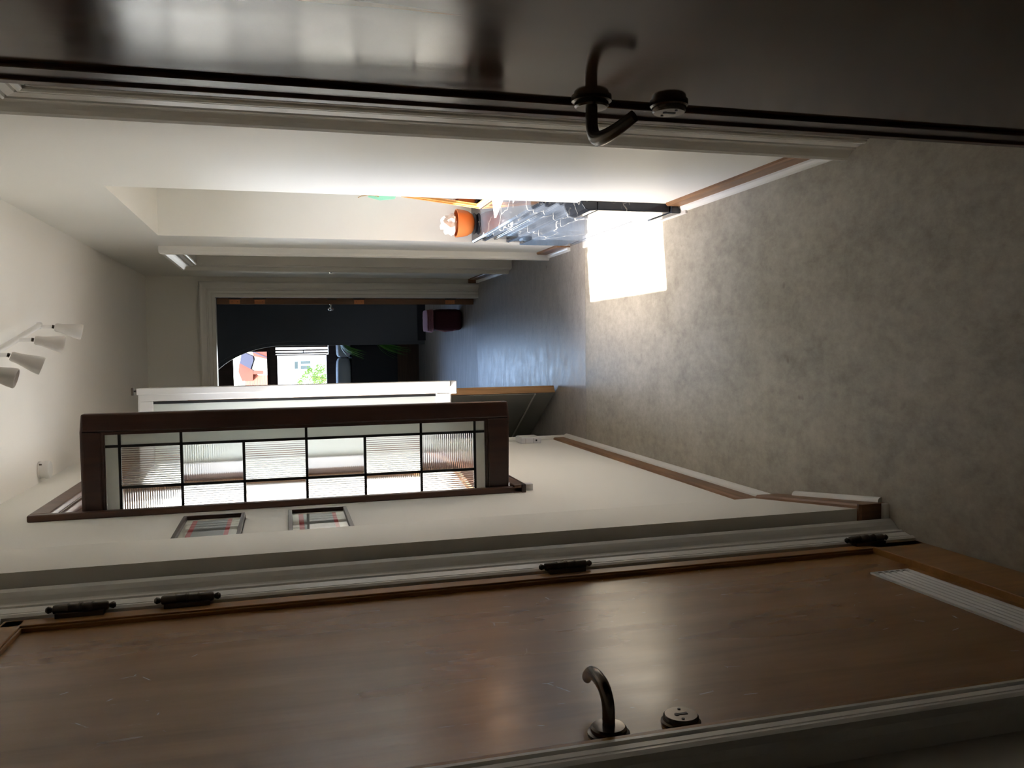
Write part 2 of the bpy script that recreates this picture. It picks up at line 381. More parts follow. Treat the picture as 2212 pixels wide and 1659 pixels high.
# ---------------------------------------------------------------- door frames
fnL = lambda a, z, w_: (-.50+w_, a, z)
fnR = lambda a, z, w_: (WR-w_, a, z)
fnE = lambda a, z, w_: (a, 6.46-w_, z)
architrave(MB(), fnL, D1a, D1b, DH, 1.0).build('trim_3', TRIM, kind=ST, label='white moulded architrave around the brown door')
architrave(MB(), fnR, R1a, R1b, 2.0, 1.0).build('trim_4', TRIM, kind=ST, label='white moulded architrave of the near right doorway')
architrave(MB(), fnR, R2a, R2b, 2.01, 1.0).build('trim_5', TRIM, kind=ST, label='white moulded architrave of the second right doorway')
architrave(MB(), fnE, E0, E1, EZ, .98).build('trim_6', TRIM, kind=ST, label='white moulded architrave of the far doorway')
def lining(name, x0, x1, a0, a1, zt, label, t=.012):
    m = MB(); m.box(x0, x1, a0, a0+t, 0, zt).box(x0, x1, a1-t, a1, 0, zt).box(x0, x1, a0, a1, zt-t, zt)
    return m.build(name, TRIM, kind=ST, label=label)
lining('trim_7', WR-.008, WR+TR, R1a-.012, R1b+.004, 2.004, 'white reveal of the near right doorway')
lining('trim_8', WR-.008, WR+TR, R2a-.008, R2b+.004, 2.02, 'white reveal of the second right doorway')
m = MB(); m.box(E0-.004, E0+.010, 6.445, 6.56, 0, EZ).box(E1-.010, E1+.004, 6.445, 6.56, 0, EZ).box(E0, E1, 6.445, 6.56, EZ-.010, EZ+.004)
m.build('trim_9', TRIM, kind=ST, label='white reveal of the far doorway')

# ---------------------------------------------------------------- door hardware
def lever(parent, o, out, along, back, drop, reach=.075, mat=BRONZE):
    """o point on the door face, out normal, along lever direction"""
    o, out, along = Vector(o), Vector(out), Vector(along); zz = Vector((0, 0, 1))
    h = MB().lathe([(0, 0), (.0275, 0), (.0275, .004), (.0235, .0055), (.0235, .010), (.021, .0125), (.012, .013), (0, .013)], o, out, 32).build('rose', mat, parent)
    path = [o+out*t for t in (.004, .016, .030)]; R_ = .030
    for k in range(1, 10):
        a = math.radians(75)*k/9; path.append(o+out*(.030+R_*math.sin(a))+along*(R_*(1-math.cos(a))))
    end = path[-1]
    for k in range(1, 10):
        q = k/9; path.append(end+along*(reach*q)+out*(reach*.22*q)-out*(back*q*q)+zz*(-drop*q*q))
    rad = [.0102]*3+[.0102]*9+[.0102-.0016*k/9 for k in range(1, 10)]
    MB().tube(path, rad, 14, flat=.8).build('lever_handle', mat, parent)
    # worn bright band along the outer edge
    return h
def keyhole(parent, o, out, mat=BRONZE):
    o, out = Vector(o), Vector(out)
    e = MB().lathe([(0, 0), (.0265, 0), (.0265, .004), (.024, .006), (.0235, .011), (.0215, .013), (0, .0131)], o, out, 32).build('escutcheon', mat, parent)
    p = o+out*.0132; a = Vector((0, 0, 1)); b = out.cross(a)
    m = MB(); m.lathe([(0, 0), (.0034, 0), (.0034, .0006), (0, .0006)], p+a*.006, out, 14)
    m.prism([p+a*.006+b*.0016, p+a*.006-b*.0016, p-a*.009-b*.0026, p-a*.009+b*.0026], out*.0006)
    m.lathe([(0, 0), (.0022, 0), (.0022, .0007), (0, .0007)], p+b*.014+a*.004, out, 10)
    m.lathe([(0, 0), (.0022, 0), (.0022, .0007), (0, .0007)], p-b*.014-a*.004, out, 10)
    m.build('keyhole', BLACKM, e)
def barrel_hinge(parent, x, y, z, h=.094, r=.0088):
    pr = [(0, -h/2-.014), (.004, -h/2-.013), (.0068, -h/2-.009), (.0052, -h/2-.004), (.0035, -h/2-.002), (.0078, -h/2), (r, -h/2+.004)]
    for f in (-.22, -.02, .02, .22):
        pr += [(r, h*f-.003), (r+.0016, h*f-.001), (r+.0016, h*f+.001), (r, h*f+.003)]
    pr += [(r, h/2-.004), (.0078, h/2), (.0035, h/2+.002), (.0052, h/2+.004), (.0068, h/2+.009), (.004, h/2+.013), (0, h/2+.014)]
    hg = MB().lathe(pr, (x, y, z), (0, 0, 1), 18).build('hinge', IRON, parent)
    box('hinge_leaf', IRON, (x-.013, x-.004, y-.018, y+.002, z-h*.44, z+h*.44), hg)
    return hg

# door_1: brown flush door on the left ------------------------------------
d1 = empty('door_1', kind=ST, label='brown varnished flush door on the left, closed, with lever handle')
fx = -.4975
box('leaf', DOOR_L, (fx-.040, fx-.006, D1a+.004, D1b-.006, .006, DH-.006), d1)
def lip(x_in, x_out, y0, y1, z0, z1, sw, bh, mat, parent):
    m = MB(); e = .004*(1 if x_out > x_in else -1)
    def bar(a, b, c, dd):
        m.box(min(x_in, x_out-e), max(x_in, x_out-e), a, b, c, dd); m.box(min(x_in, x_out), max(x_in, x_out), a+.003, b-.003, c+.003, dd-.003)
    bar(y1-sw, y1, z0, z1); bar(y0, y0+sw*.4, z0, z1); bar(y0, y1, z1-sw, z1)
    ob = m.build('edge_lipping', mat, parent, bevel=.002)
    if bh:
        m = MB(); m.box(min(x_in, x_out), max(x_in, x_out), y0, y1-.001, z0+.001, z0+bh)
        m.box(min(x_in, x_out), max(x_in, x_out)+.004, y0, y1-sw+.002, z0+bh, z0+bh+.008)
        m.build('bottom_rail', mat, parent, bevel=.002)
    return ob
lip(fx-.008, fx+.006, D1a+.004, D1b-.006, .006, DH-.006, .040, .148, LIP_L, d1)
for zz_ in (1.885, 1.697, .922, .146): barrel_hinge(d1, -.479, 1.698, zz_)
lever(d1, (fx-.006, .980, 1.112), (1, 0, 0), (0, 1, 0), .040, .008, .078)
keyhole(d1, (fx-.006, .982, 1.008), (1, 0, 0))
g = MB(); g.box(fx-.006, fx-.002, .97, 1.508, .190, .288)
grille = g.build('vent_grille', PLAST, d1)
g = MB()
for k in range(6):
    z0 = .197+k*.0152; g.prism([(fx-.002, .975, z0), (fx+.0015, .975, z0+.002), (fx+.0015, .975, z0+.0075), (fx-.002, .975, z0+.011)], (0, .510, 0))
g.build('louvre', PLAST, grille)
g = MB()
for k in range(5):
    z0 = .205+k*.0152; g.prism([(fx-.0019, 1.488, z0), (fx-.0015, 1.500, z0+.001), (fx-.0015, 1.500, z0+.009), (fx-.0019, 1.488, z0+.008)], (.0006, 0, 0))
g.lathe([(0, 0), (.003, 0), (0, .0006)], (fx-.0016, 1.28, .238), (1, 0, 0), 10)
g.build('vent_slot', IRON, grille)

# door_2: dark glossy door held open on the right ---------------------------
d2 = empty('door_2', kind=ST, label='dark glossy brown door standing open on the right, nearest the camera')
dx = .337
box('leaf', DOOR_R, (dx, dx+.038, .335, 1.122, .008, 2.0), d2)
m = MB(); m.box(dx-.006, dx+.002, 1.086, 1.124, .008, 2.0); m.box(dx-.007, dx+.002, .335, 1.124, 1.96, 2.0)
m.build('edge_lipping', LIP_R, d2, bevel=.003)
box('edge_strip', wood('door_edge_strip', (.12, .06, .045), (.17, .09, .07), (.22, .13, .10), .3), (dx-.010, dx+.036, 1.1245, 1.141, .010, 1.998), d2, bevel=.0015)
lever(d2, (dx, 1.074, 1.092), (-1, 0, 0), (0, -1, 0), .028, .022, .070)
keyhole(d2, (dx, 1.070, .978), (-1, 0, 0))

# door_3, door_4: closed doors inside the right doorways ---------------------
for nm, a0, a1, zt, lb in (('door_3', R1a, R1b, 1.99, 'white door set back in the near right doorway'), ('door_4', R2a, R2b, 2.0, 'white door set back in the second right doorway')):
    dd = empty(nm, kind=ST, label=lb)
    box('leaf', TRIM, (WR+.082, WR+.118, a0+.004, a1-.010, .005, zt-.004), dd)
    m = MB()
    for z0, z1 in ((.25, .95), (1.1, 1.85)): m.box(WR+.076, WR+.083, a0+.11, a1-.11, z0, z1)
    m.build('door_panel', TRIM, dd, bevel=.006)
# door_5: brown door of the far room seen on its hinge edge -------------------
d5 = empty('door_5', kind=ST, label='brown door swung into the far room, seen on its hinge edge')
MB().prism([(.348, 6.575, .010), (.394, 6.575, .010), (.464, 7.30, .010), (.418, 7.304, .010)], (0, 0, 1.97)).build('leaf', FARDOOR, d5, bevel=.002)
for zz_ in (1.852, 1.672, .928, .205):
    hp = MB(); hp.box(.352, .384, 6.571, 6.5755, zz_-.038, zz_+.038)
    ho = hp.build('hinge', COPPER, d5)
    MB().tube([(.392, 6.566, zz_-.045), (.392, 6.566, zz_+.045)], .006, 10).build('hinge_pin', IRON, ho)
    sc_ = MB()
    for dz in (-.02, .02): sc_.lathe([(0, 0), (.003, 0), (0, .0008)], (.368, 6.5708, zz_+dz), (0, -1, 0), 8)
    sc_.build('screw', IRON, ho)
kn = MB().lathe([(0, 0), (.018, 0), (.018, .004), (.007, .006), (.007, .028), (.022, .034), (.024, .042), (.018, .050), (0, .053)], (.3565, 6.66, 1.14), (-1, .096, 0), 20).build('door_knob', CHROME, d5)
MB().box(.384, .392, 6.571, 6.576, 1.10, 1.17).build('latch_plate', IRON, d5)
# door_6: grey door of left doorway, ajar into the hallway --------------------
d6 = empty('door_6', kind=ST, label='grey painted door with raw pine edge standing ajar from the left doorway')
pa, pb = Vector((-.262, 4.500, 0)), Vector((-.640, 5.145, 0))      # free edge, hinge edge
dv = (pb-pa).normalized(); nv = Vector((dv.y, -dv.x, 0))            # nv faces the right/far side
Wd = (pb-pa).length
def lp(s, o, z): return pa+dv*s+nv*o+Vector((0, 0, z))
def dbox(mb, s0, s1, o0, o1, z0, z1):
    vs = [lp(s, o, z) for z in (z0, z1) for s, o in ((s0, o0), (s1, o0), (s1, o1), (s0, o1))]
    return mb.add(vs, [(0,3,2,1),(4,5,6,7),(0,1,5,4),(1,2,6,5),(2,3,7,6),(3,0,4,7)])
dbox(MB(), .002, Wd, .001, .042, .012, 1.985).build('leaf', GREYDOOR, d6)
dbox(MB(), -.001, .002, -.0008, .043, .012, 1.985).build('pine_edge', PINE, d6)
m = MB()
for z0, z1 in ((.132, .9), (1.06, 1.9)):
    dbox(m, .01 if z0 < .5 else .09, Wd-.09, -.004, .001, z0, z1)
m.build('door_panel', GREYDOOR, d6, bevel=.003)
m = MB(); m.prism([lp(s_, -.0045, .125) for s_ in (.003, Wd-.003)]+[lp(s_, -.0045, .134) for s_ in (Wd-.003, .003)], -nv*.003)
m.build('panel_bead', TRIM, d6)

# ---------------------------------------------------------------- window_1: casement window in left wall
w1 = empty('window_1', kind=ST, label='hardwood casement window in the left wall, both sashes open into the hallway')
m = MB()                                     # casing boards proud of the wall
xo = -.494
m.box(WL, xo, W1a-.030, W1a, .70, 2.272).box(WL, xo, W1b, W1b+.06, .70, 2.272)
m.box(WL, xo, W1a, W1b, 2.215, 2.272).box(WL-.02, xo+.008, W1a-.030, W1b+.06, .70, .735)
m.build('casing', MAHOG2, w1, bevel=.004)
m = MB()                                     # stepped frame inside the opening
def ringf(mb, x0, x1, ya, yb, za, zb, t):
    mb.box(x0, x1, ya, ya+t, za, zb).box(x0, x1, yb-t, yb, za, zb).box(x0, x1, ya+t, yb-t, za, za+t).box(x0, x1, ya+t, yb-t, zb-t, zb)
ringf(m, -.545, -.515, W1a, W1b, .735, 2.215, .012)
ringf(m, -.575, -.545, W1a, W1b, .735, 2.215, .045)
m.build('inner_frame', MAHOG2, w1, bevel=.003)
m = MB(); ringf(m, -.60, -.575, W1a, W1b, .735, 2.215, .075)
m.build('rebate_strip', SKIRT, w1, bevel=.002)
m = MB(); m.box(-.64, -.60, W1a, 2.956, .735, 2.215).box(-.64, -.60, 3.83, W1b, .735, 2.215).box(-.64, -.60, 2.956, 3.83, .735, .82).box(-.64, -.60, 2.956, 3.83, 2.06, 2.215)
m.build('outer_frame', SASHW, w1, bevel=.003)
box('sill', MAHOG, (-.56, -.485, W1a-.035, W1b+.05, .690, .706), w1, bevel=.003)
box('sill_end', PLASTG, (WL, -.492, W1a+.0, W1a+.03, .655, .689), w1)

# near sash with leaded ribbed glass, perpendicular to the wall
sash = MB(); XH, XF, Z0, Z1 = -.545, -.192, .742, 2.122; ys0, ys1 = 2.832, 2.868
sash.box(XF-.058, XF, ys0, ys1, Z0, Z1).box(XH, XH+.03, ys0, ys1, Z0, Z1)
sash.box(XH+.03, XF-.058, ys0, ys1, Z1-.056, Z1).box(XH+.03, XF-.058, ys0, ys1, Z0, Z0+.075)
sa = sash.build('sash', MAHOG, w1, bevel=.006)
m = MB()                                     # glazing bead
bx0, bx1, bz0, bz1 = XH+.03, XF-.058, Z0+.075, Z1-.056
for t, dy in ((.010, .006), (.005, .002)):
    m.box(bx0, bx1, ys0+dy, ys0+dy+.012, bz1-t, bz1).box(bx0, bx1, ys0+dy, ys0+dy+.012, bz0, bz0+t).box(bx1-t, bx1, ys0+dy, ys0+dy+.012, bz0+t, bz1-t)
m.build('glazing_bead', MAHOG, sa)
X1, X2 = -.2975, -.430; xe = -.256; xw = -.512
zr = [2.015, 1.832, 1.640, 1.440, 1.246, 1.053, .862]; zt_, zb_ = 2.060, .820
def ribbed(x0, x1, z0, z1, vertical, y=2.848, t=.003, pitch=.0068):
    mb = MB(); L_ = (x1-x0) if vertical else (z1-z0); n = max(6, int(L_/pitch)*6); k = int(L_/pitch)
    prof = []
    for i in range(n+1):
        s = i/n; prof.append((s*L_, .00042*(math.cos(2*PI*k*s))))
    if vertical:
        a = [Vector((x0+s, y-t/2-h, z0)) for s, h in prof]; b = [Vector((x1, y+t/2, z0)), Vector((x0, y+t/2, z0))]
        mb.prism(a+b, (0, 0, z1-z0), smooth=True)
    else:
        a = [Vector((x0, y-t/2-h, z0+s)) for s, h in prof]; b = [Vector((x0, y+t/2, z1)), Vector((x0, y+t/2, z0))]
        mb.prism(a+b, (x1-x0, 0, 0), smooth=True)
    return mb.build('pane', RIB, sa)
for r in range(6):
    for c in range(2):
        xa, xb = (X2+.003, X1-.003) if c == 0 else (xw, X2-.003)
        ribbed(xa, xb, zr[r+1]+.003, zr[r]-.003, (r+c) % 2 == 0)
def plain(x0, x1, z0, z1):
    o = MB().box(x0, x1, 2.8465, 2.8495, z0, z1).build('pane', FROST, sa); return o
plain(X1+.003, xe, zr[0]+.003, zt_); plain(xw, X1-.003, zr[0]+.003, zt_)
plain(X1+.003, xe, zb_, zr[6]-.003); plain(xw, X1-.003, zb_, zr[6]-.003)
for a, b in ((0, 1), (1, 3), (3, 5), (5, 6)): plain(X1+.003, xe, zr[b]+.003, zr[a]-.003)
m = MB()
def came_v(x, z0, z1): m.box(x-.0042, x+.0042, 2.8435, 2.8525, z0, z1)
def came_h(z, x0, x1): m.box(x0, x1, 2.8435, 2.8525, z-.0042, z+.0042)
came_v(X1, zb_, zt_); came_v(X2, zr[6], zr[0])
for i, z in enumerate(zr): came_h(z, xw, xe if i in (0, 1, 3, 5, 6) else X1)
m.build('lead_came', LEAD, sa)

# far sash: white outside face towards the camera
s2 = MB(); XH2, XF2, Y0, Y1 = -.545, -.157, 3.880, 3.918; Z0w, Z1w = .742, 2.118
s2.box(XF2-.058, XF2, Y0, Y1, Z0w, Z1w).box(XH2, XH2+.05, Y0, Y1, Z0w, Z1w).box(XH2+.05, XF2-.058, Y0, Y1, Z1w-.058, Z1w).box(XH2+.05, XF2-.058, Y0, Y1, Z0w, Z0w+.07)
sb = s2.build('sash', SASHW, w1, bevel=.004, label='white painted far sash')
m = MB(); m.box(XF2-.030, XF2-.001, Y0-.011, Y0, Z0w+.004, Z1w+.006); m.build('cover_strip', SASHW, sb, bevel=.002)
m = MB(); m.box(XF2-.061, XF2, Y0-.004, Y1, Z0w-.030, Z0w+.004).build('weather_bar', SASHW, sb, bevel=.004)
box('pane', FROST, (XH2+.05, XF2-.066, 3.897, 3.901, Z0w+.07, Z1w-.058), sb)
m = MB(); m.box(XF2-.072, XF2-.061, 3.892, 3.906, Z0w+.07, Z1w-.058)
m.build('putty_line', LEAD, sb)
box('inner_face', MAHOG, (XF2-.054, XF2-.002, Y1, Y1+.004, Z0w+.004, Z1w-.004), sb)
m = MB(); m.tube([(-.171, 3.899, 2.117), (-.171, 3.899, 2.139)], .004, 10)
m.box(-.189, -.155, 3.892, 3.906, 2.139, 2.149)
m.build('latch_handle', IRON, sb, bevel=.002)

# ---------------------------------------------------------------- fireplace surround in the alcove
fp = empty('fireplace_surround', label='polished black marble fireplace surround with white veins in the right alcove', category='fireplace')
ya, yb = ALa+.006, ALb-.004; xb_ = WR+.238
def extr(name, prof, y0, y1, mat=MARBLE, parent=fp, bevel=.002):
    return MB().prism([(x, y0, z) for x, z in prof], (0, y1-y0, 0)).build(name, mat, parent, bevel)
extr('mantel_shelf', [(xb_, .556), (.548, .556), (.540, .550), (.540, .540), (.548, .534), (.552, .520), (.560, .516), (.560, .500), (xb_, .500)], ya, yb)
extr('mantel_moulding', [(xb_, .499), (.552, .499), (.549, .485), (.556, .470), (.566, .462), (.566, .440), (.558, .436), (.558, .420), (xb_, .420)], ya, yb)
extr('frieze', [(xb_, .419), (.563, .419), (.563, .372), (xb_, .372)], 3.16, yb)
extr('lower_ledge', [(xb_, .371), (.548, .371), (.544, .360), (.550, .350), (.550, .335), (xb_, .335)], 3.16, yb)
extr('ledge_bead', [(xb_, .334), (.5505, .334), (.5505, .300), (xb_, .300)], 3.16, yb, MARBLE)
extr('front_slab', [(xb_, .2995), (.534, .2995), (.534, .0105), (xb_, .0105)], 3.155, 4.196)
box('vent_slot', MARBLE, (.5325, .545, 3.34, 4.10, .016, .046), fp, bevel=.001)
box('pilaster', MARBLE, (.512, .60, 2.945, 3.152, .052, .350), fp, bevel=.004)
box('pilaster_base', MARBLE, (.508, .60, 2.935, 3.156, .0112, .050), fp, bevel=.003)
m = MB(); m.prism([(.512, 2.945, .352), (.509, 2.945, .380), (.516, 2.945, .400), (.533, 2.945, .412), (.545, 2.945, .416), (.558, 2.945, .418), (.60, 2.945, .418), (.60, 2.945, .352)], (0, .205, 0))
m.build('corbel', MARBLE, fp, bevel=.003)
box('hearth_strip', pmat('pale_hearth_strip', (.62, .60, .57), .25), (.503, .560, 2.90, 4.03, .0005, .010), fp, bevel=.002)

# mirror leaning in the alcove
mir = empty('mirror', label='orange pine framed mirror leaning on the mantel in the alcove', category='mirror')
mM = Matrix.Translation((.684, 3.985, .559)) @ Matrix.Rotation(math.radians(6.5), 4, 'Y')
def mbx(name, mat, b, bv=0): return MB().box(*b, M=mM).build(name, mat, mir, bv)
m = MB(); m.box(0, .016, -.56, 0, 0, .024, M=mM).box(0, .016, -.56, 0, .366, .39, M=mM).box(0, .016, -.024, 0, .024, .366, M=mM).box(0, .016, -.56, -.536, .024, .366, M=mM)
m.box(-.005, 0, -.56, 0, -.0, .010, M=mM).box(-.005, 0, -.010, 0, .010, .39, M=mM)
m.build('frame', ORANGE, mir, .002)
mbx('mirror_glass', MIRROR, (.006, .010, -.536, -.024, .024, .366))
mint = empty('gift_tag', label='mint green folded paper tied with raffia on top of the mirror', category='paper')
m = MB(); m.prism([(.716, 3.992, .975), (.708, 3.993, 1.045), (.720, 3.993, 1.100), (.745, 3.993, 1.105), (.80-.03, 3.993, 1.0), (.765, 3.992, .955)], (0, .012, 0))
m.build('folded_paper', MINT, mint)
m = MB()
m.tube([(.726, 3.985, 1.055), (.727, 3.984, 1.10), (.722, 3.984, 1.135), (.714, 3.985, 1.15)], .0022, 6).tube([(.728, 3.985, 1.06), (.730, 3.984, 1.10), (.734, 3.984, 1.15)], .0022, 6)
m.tube([(.722, 3.984, 1.052), (.728, 3.983, 1.075), (.733, 3.984, 1.052), (.724, 3.984, 1.07)], .0025, 6)
m.build('raffia_tie', RAFFIA, mint)

pot = empty('plant_pot', label='terracotta bowl pot on a dark saucer at the far end of the mantel', category='pot')
pc = (.622, 4.085)
MB().lathe([(0, 0), (.030, .002), (.048, .012), (.061, .034), (.067, .060), (.070, .086), (.070, .092), (.064, .092), (.062, .086), (.055, .03), (0, .015)], (*pc, .569), (0, 0, 1), 36).build('bowl', TERRA, pot)
MB().lathe([(0, 0), (.046, 0), (.054, .010), (.050, .010), (0, .005)], (*pc, .558), (0, 0, 1), 28).build('saucer', BLACKM, pot)
def crumple(name, c, r, hz, mat, seed, **t):
    rnd = random.Random(seed); b = bmesh.new(); bmesh.ops.create_icosphere(b, subdivisions=3, radius=1)
    for v in b.verts:
        k = 1+.35*(rnd.random()-.5)+.25*math.sin(v.co.x*7+seed)*math.cos(v.co.y*6); v.co = Vector((v.co.x*r*k, v.co.y*r*k, v.co.z*hz*(k if v.co.z > 0 else .35)))
        v.co += Vector(c)
    me = bpy.data.meshes.new(name); b.to_mesh(me); b.free(); me.materials.append(mat)
    o = bpy.data.objects.new(name, me); C.objects.link(o)
    for k, v in t.items(): o[k] = v
    return o
crumple('tissue_paper', (pc[0]-.004, pc[1], .678), .052, .055, TISSUE, 4, label='crumpled white tissue paper filling the terracotta pot', category='paper')
m = MB(); m.prism([(.592, 3.70, .5575), (.690, 3.745, .5575), (.735, 3.60, .5575), (.660, 3.545, .5575)], (0, 0, .002))
m.build('paper_sheet', PAPER, label='bright white sheet of paper lying on the marble mantel', category='paper')

# ---------------------------------------------------------------- pictures on the left wall
for nm, z0, z1, seed, lb in (('picture_frame', 1.632, 1.810, 1, 'upper small framed print on the left wall beside the window'), ('picture_frame', 1.326, 1.504, 2, 'lower small framed print on the left wall beside the window')):
    pf = empty(nm, label=lb, category='picture', group='small framed prints by the window')
    y0, y1, xw_ = 2.33, 2.660, WL+.0008; t = .011
    m = MB(); m.box(xw_, xw_+.016, y0, y0+t, z0, z1).box(xw_, xw_+.016, y1-t, y1, z0, z1).box(xw_, xw_+.016, y0+t, y1-t, z0, z0+t).box(xw_, xw_+.016, y0+t, y1-t, z1-t, z1)
    m.build('frame', MAHOG, pf, .0015)
    box('mount', PRINT_C, (xw_, xw_+.004, y0+t, y1-t, z0+t, z1-t), pf)
    box('red_border', PRINT_R, (xw_+.004, xw_+.005, y0+.045, y1-.032, z0+.036, z1-.030), pf)
    box('print', PRINT_G, (xw_+.005, xw_+.006, y0+.055, y1-.038, z0+.048, z1-.044), pf)
    MB().add([(xw_+.008, y0+t, z0+t), (xw_+.008, y1-t, z0+t), (xw_+.008, y1-t, z1-t), (xw_+.008, y0+t, z1-t)], [(0, 1, 2, 3)]).build('glass', PICGLASS, pf)

# ---------------------------------------------------------------- socket box on the left wall
sx = empty('socket_box', label='pale grey wall box low on the left wall at the corner by the grey door', category='socket')
box('housing', PLASTG, (WL+.0005, WL+.030, 4.20, 4.318, .192, .302), sx, .004)
box('cover', PLAST, (WL+.030, WL+.034, 4.205, 4.313, .196, .298), sx, .002)
box('side_port', BLACKM, (WL+.012, WL+.021, 4.1993, 4.2005, .214, .223), sx)
for z0 in (.2335, .277): box('seam', IRON, (WL+.003, WL+.028, 4.1990, 4.2003, z0, z0+.001), sx)

# ---------------------------------------------------------------- ceiling: spotlight bar, smoke alarm
lt = empty('ceiling_spotlight', label='white ceiling light bar with frosted cone spot shades', category='lamp')
zbar = 2.405
bar = MB(); pth = [(-.10, 2.30, zbar), (-.055, 2.62, zbar), (.005, 3.02, zbar), (.055, 3.28, zbar), (.104, 3.525, zbar), (.106, 3.54, zbar)]
bar.tube(pth, .0105, 14); bar.lathe([(0, 0), (.012, .004), (.013, .012), (.012, .02), (0, .024)], (.106, 3.54, zbar-.012), (0, 0, 1), 16)
bar.build('bar', PLAST, lt)
MB().lathe([(0, 0), (.055, 0), (.055, .018), (.048, .026), (.012, .028), (0, .028)], (-.055, 2.62, H-.0285), (0, 0, 1), 28).build('ceiling_rose', PLAST, lt)
MB().tube([(-.055, 2.62, zbar), (-.055, 2.62, H-.02)], .010, 12).build('stem', PLAST, lt)
def spot(jx, jy, tx, ty, L1=.040, L2=.098, r0=.016, r1=.030):
    j = MB(); j.tube([(jx, jy, zbar-.008), (jx, jy, zbar-.008-L1)], .0065, 12)
    jo = j.build('joint', CHROME, lt)
    a = Vector((jx, jy, zbar-.008-L1)); dirv = Vector((tx, ty, -1)).normalized()
    MB().lathe([(0, 0), (.007, 0), (.007, .008), (0, .008)], a-dirv*.002, dirv, 12).build('swivel', BRONZE, jo)
    pr = [(0, .004), (r0*.8, .004), (r0, .010), (r0*1.08, .028), (r0*1.35, L2*.5), (r1*.93, L2*.78), (r1, L2*.95), (r1*.97, L2), (r1*.90, L2), (r1*.85, L2*.9), (r0*1.1, L2*.4), (0, .02)]
    MB().lathe(pr, a+dirv*.004, dirv, 28).build('lamp_shade', SHADE, lt)
spot(.101, 3.525, -.22, .30); spot(.048, 3.25, -.20, .28)
spot(-.004, 2.98, -.42, .28); spot(-.044, 2.70, -.30, .10)
al = empty('smoke_alarm', label='round white smoke alarm on the ceiling near the left wall', category='alarm')
MB().lathe([(0, 0), (.0345, 0), (.0345, .006), (.032, .008), (0, .008)], (-.464, 3.655, H-.0005), (0, 0, -1), 32).build('base', PLAST, al)
MB().lathe([(0, .008), (.033, .008), (.033, .020), (.0355, .023), (.0355, .036), (.033, .040), (0, .041)], (-.464, 3.655, H-.0005), (0, 0, -1), 36).build('body', PLAST, al)
MB().box(-.442, -.436, 3.6215, 3.6225, H-.018, H-.008).build('vent_notch', IRON, al)
# chrome hook beyond the second doorway
hk = empty('wall_hook', label='small chrome knob on the right wall just past the second doorway', category='hook')
MB().lathe([(0, 0), (.012, 0), (.012, .004), (.005, .006), (.005, .016), (.013, .022), (.010, .030), (0, .032)], (WR-.0005, 5.72, 1.190), (-1, 0, 0), 18).build('knob', CHROME, hk)
MB().lathe([(0, 0), (.014, 0), (.014, .003), (0, .003)], (WR-.0002, 5.72, 1.190), (-1, 0, 0), 18).build('backplate', CHROME, hk)

# ---------------------------------------------------------------- far room contents
bagx = empty('laundry_bag', label='maroon fabric bag on the floor beside the open far door', category='bag')
def softbox(name, mat, x0, x1, y0, y1, z0, z1, parent=None, bulge=.012, seed=1, wr=.002, **t):
    b = bmesh.new(); n = 8
    bmesh.ops.create_cube(b, size=1); bmesh.ops.subdivide_edges(b, edges=b.edges[:], cuts=n, use_grid_fill=True)
    rnd = random.Random(seed)
    for v in b.verts:
        p = v.co*2; q = Vector((p.x, p.y, p.z)); k = (1-p.x*p.x*.5)*(1-p.y*p.y*.5)
        l = max(.001, (abs(p.x)**6+abs(p.y)**6+abs(p.z)**6)**(1/6)); q = p/l
        v.co = Vector(((x0+x1)/2+q.x*(x1-x0)/2, (y0+y1)/2+q.y*(y1-y0)/2, (z0+z1)/2+q.z*(z1-z0)/2))
        v.co += Vector(((rnd.random()-.5), (rnd.random()-.5), (rnd.random()-.5)))*wr
    me = bpy.data.meshes.new(name); b.to_mesh(me); b.free(); me.materials.append(mat)
    for p in me.polygons: p.use_smooth = True
    o = bpy.data.objects.new(name, me); C.objects.link(o)
    if parent: o.parent = parent
    for k, v in t.items(): o[k] = v
    return o
softbox('bag_body', MAROON, .150, .335, 7.02, 7.26, .002, .262, bagx, wr=.004)
m = MB(); m.tube([(.158, 7.03, .248), (.145, 7.03, .17), (.150, 7.04, .09), (.163, 7.05, .045)], [.004, .009, .008, .003], 8, flat=.5)
m.build('pink_edge', PINKF, bagx)  # pink strip down the left edge of the bag
bl = empty('folded_blanket', label='folded dusky pink blanket on top of the maroon bag', category='blanket')
for k in range(4): softbox('fold', PINKF, .136+.003*k, .333-.002*k, 7.00, 7.25, .264+k*.0145, .277+k*.0145, bl, wr=.003, seed=k)

bench = empty('window_bench', label='black fronted bench on a wooden base under the far window', category='bench')
box('base_board', wood('bench_base_wood', (.07, .035, .018), (.10, .05, .027), (.14, .075, .04), .5, 0, (2, 30, 30)), (-1.9, 1.2, 9.52, 10.0, 0, .250), bench)
box('front_panel', BLACKM, (-1.9, 1.2, 9.48, 10.0, .252, .768), bench, .004)
softbox('seat_cushion', CUSH, -.85, -.098, 9.50, 9.95, .770, .925, wr=.001, label='long pale blue-white cushion on the black bench', category='cushion')
softbox('seat_cushion', CUSH, -.094, .32, 9.50, 9.95, .770, .920, wr=.001, seed=3, label='shorter rounded cushion at the right end of the black bench', category='cushion')

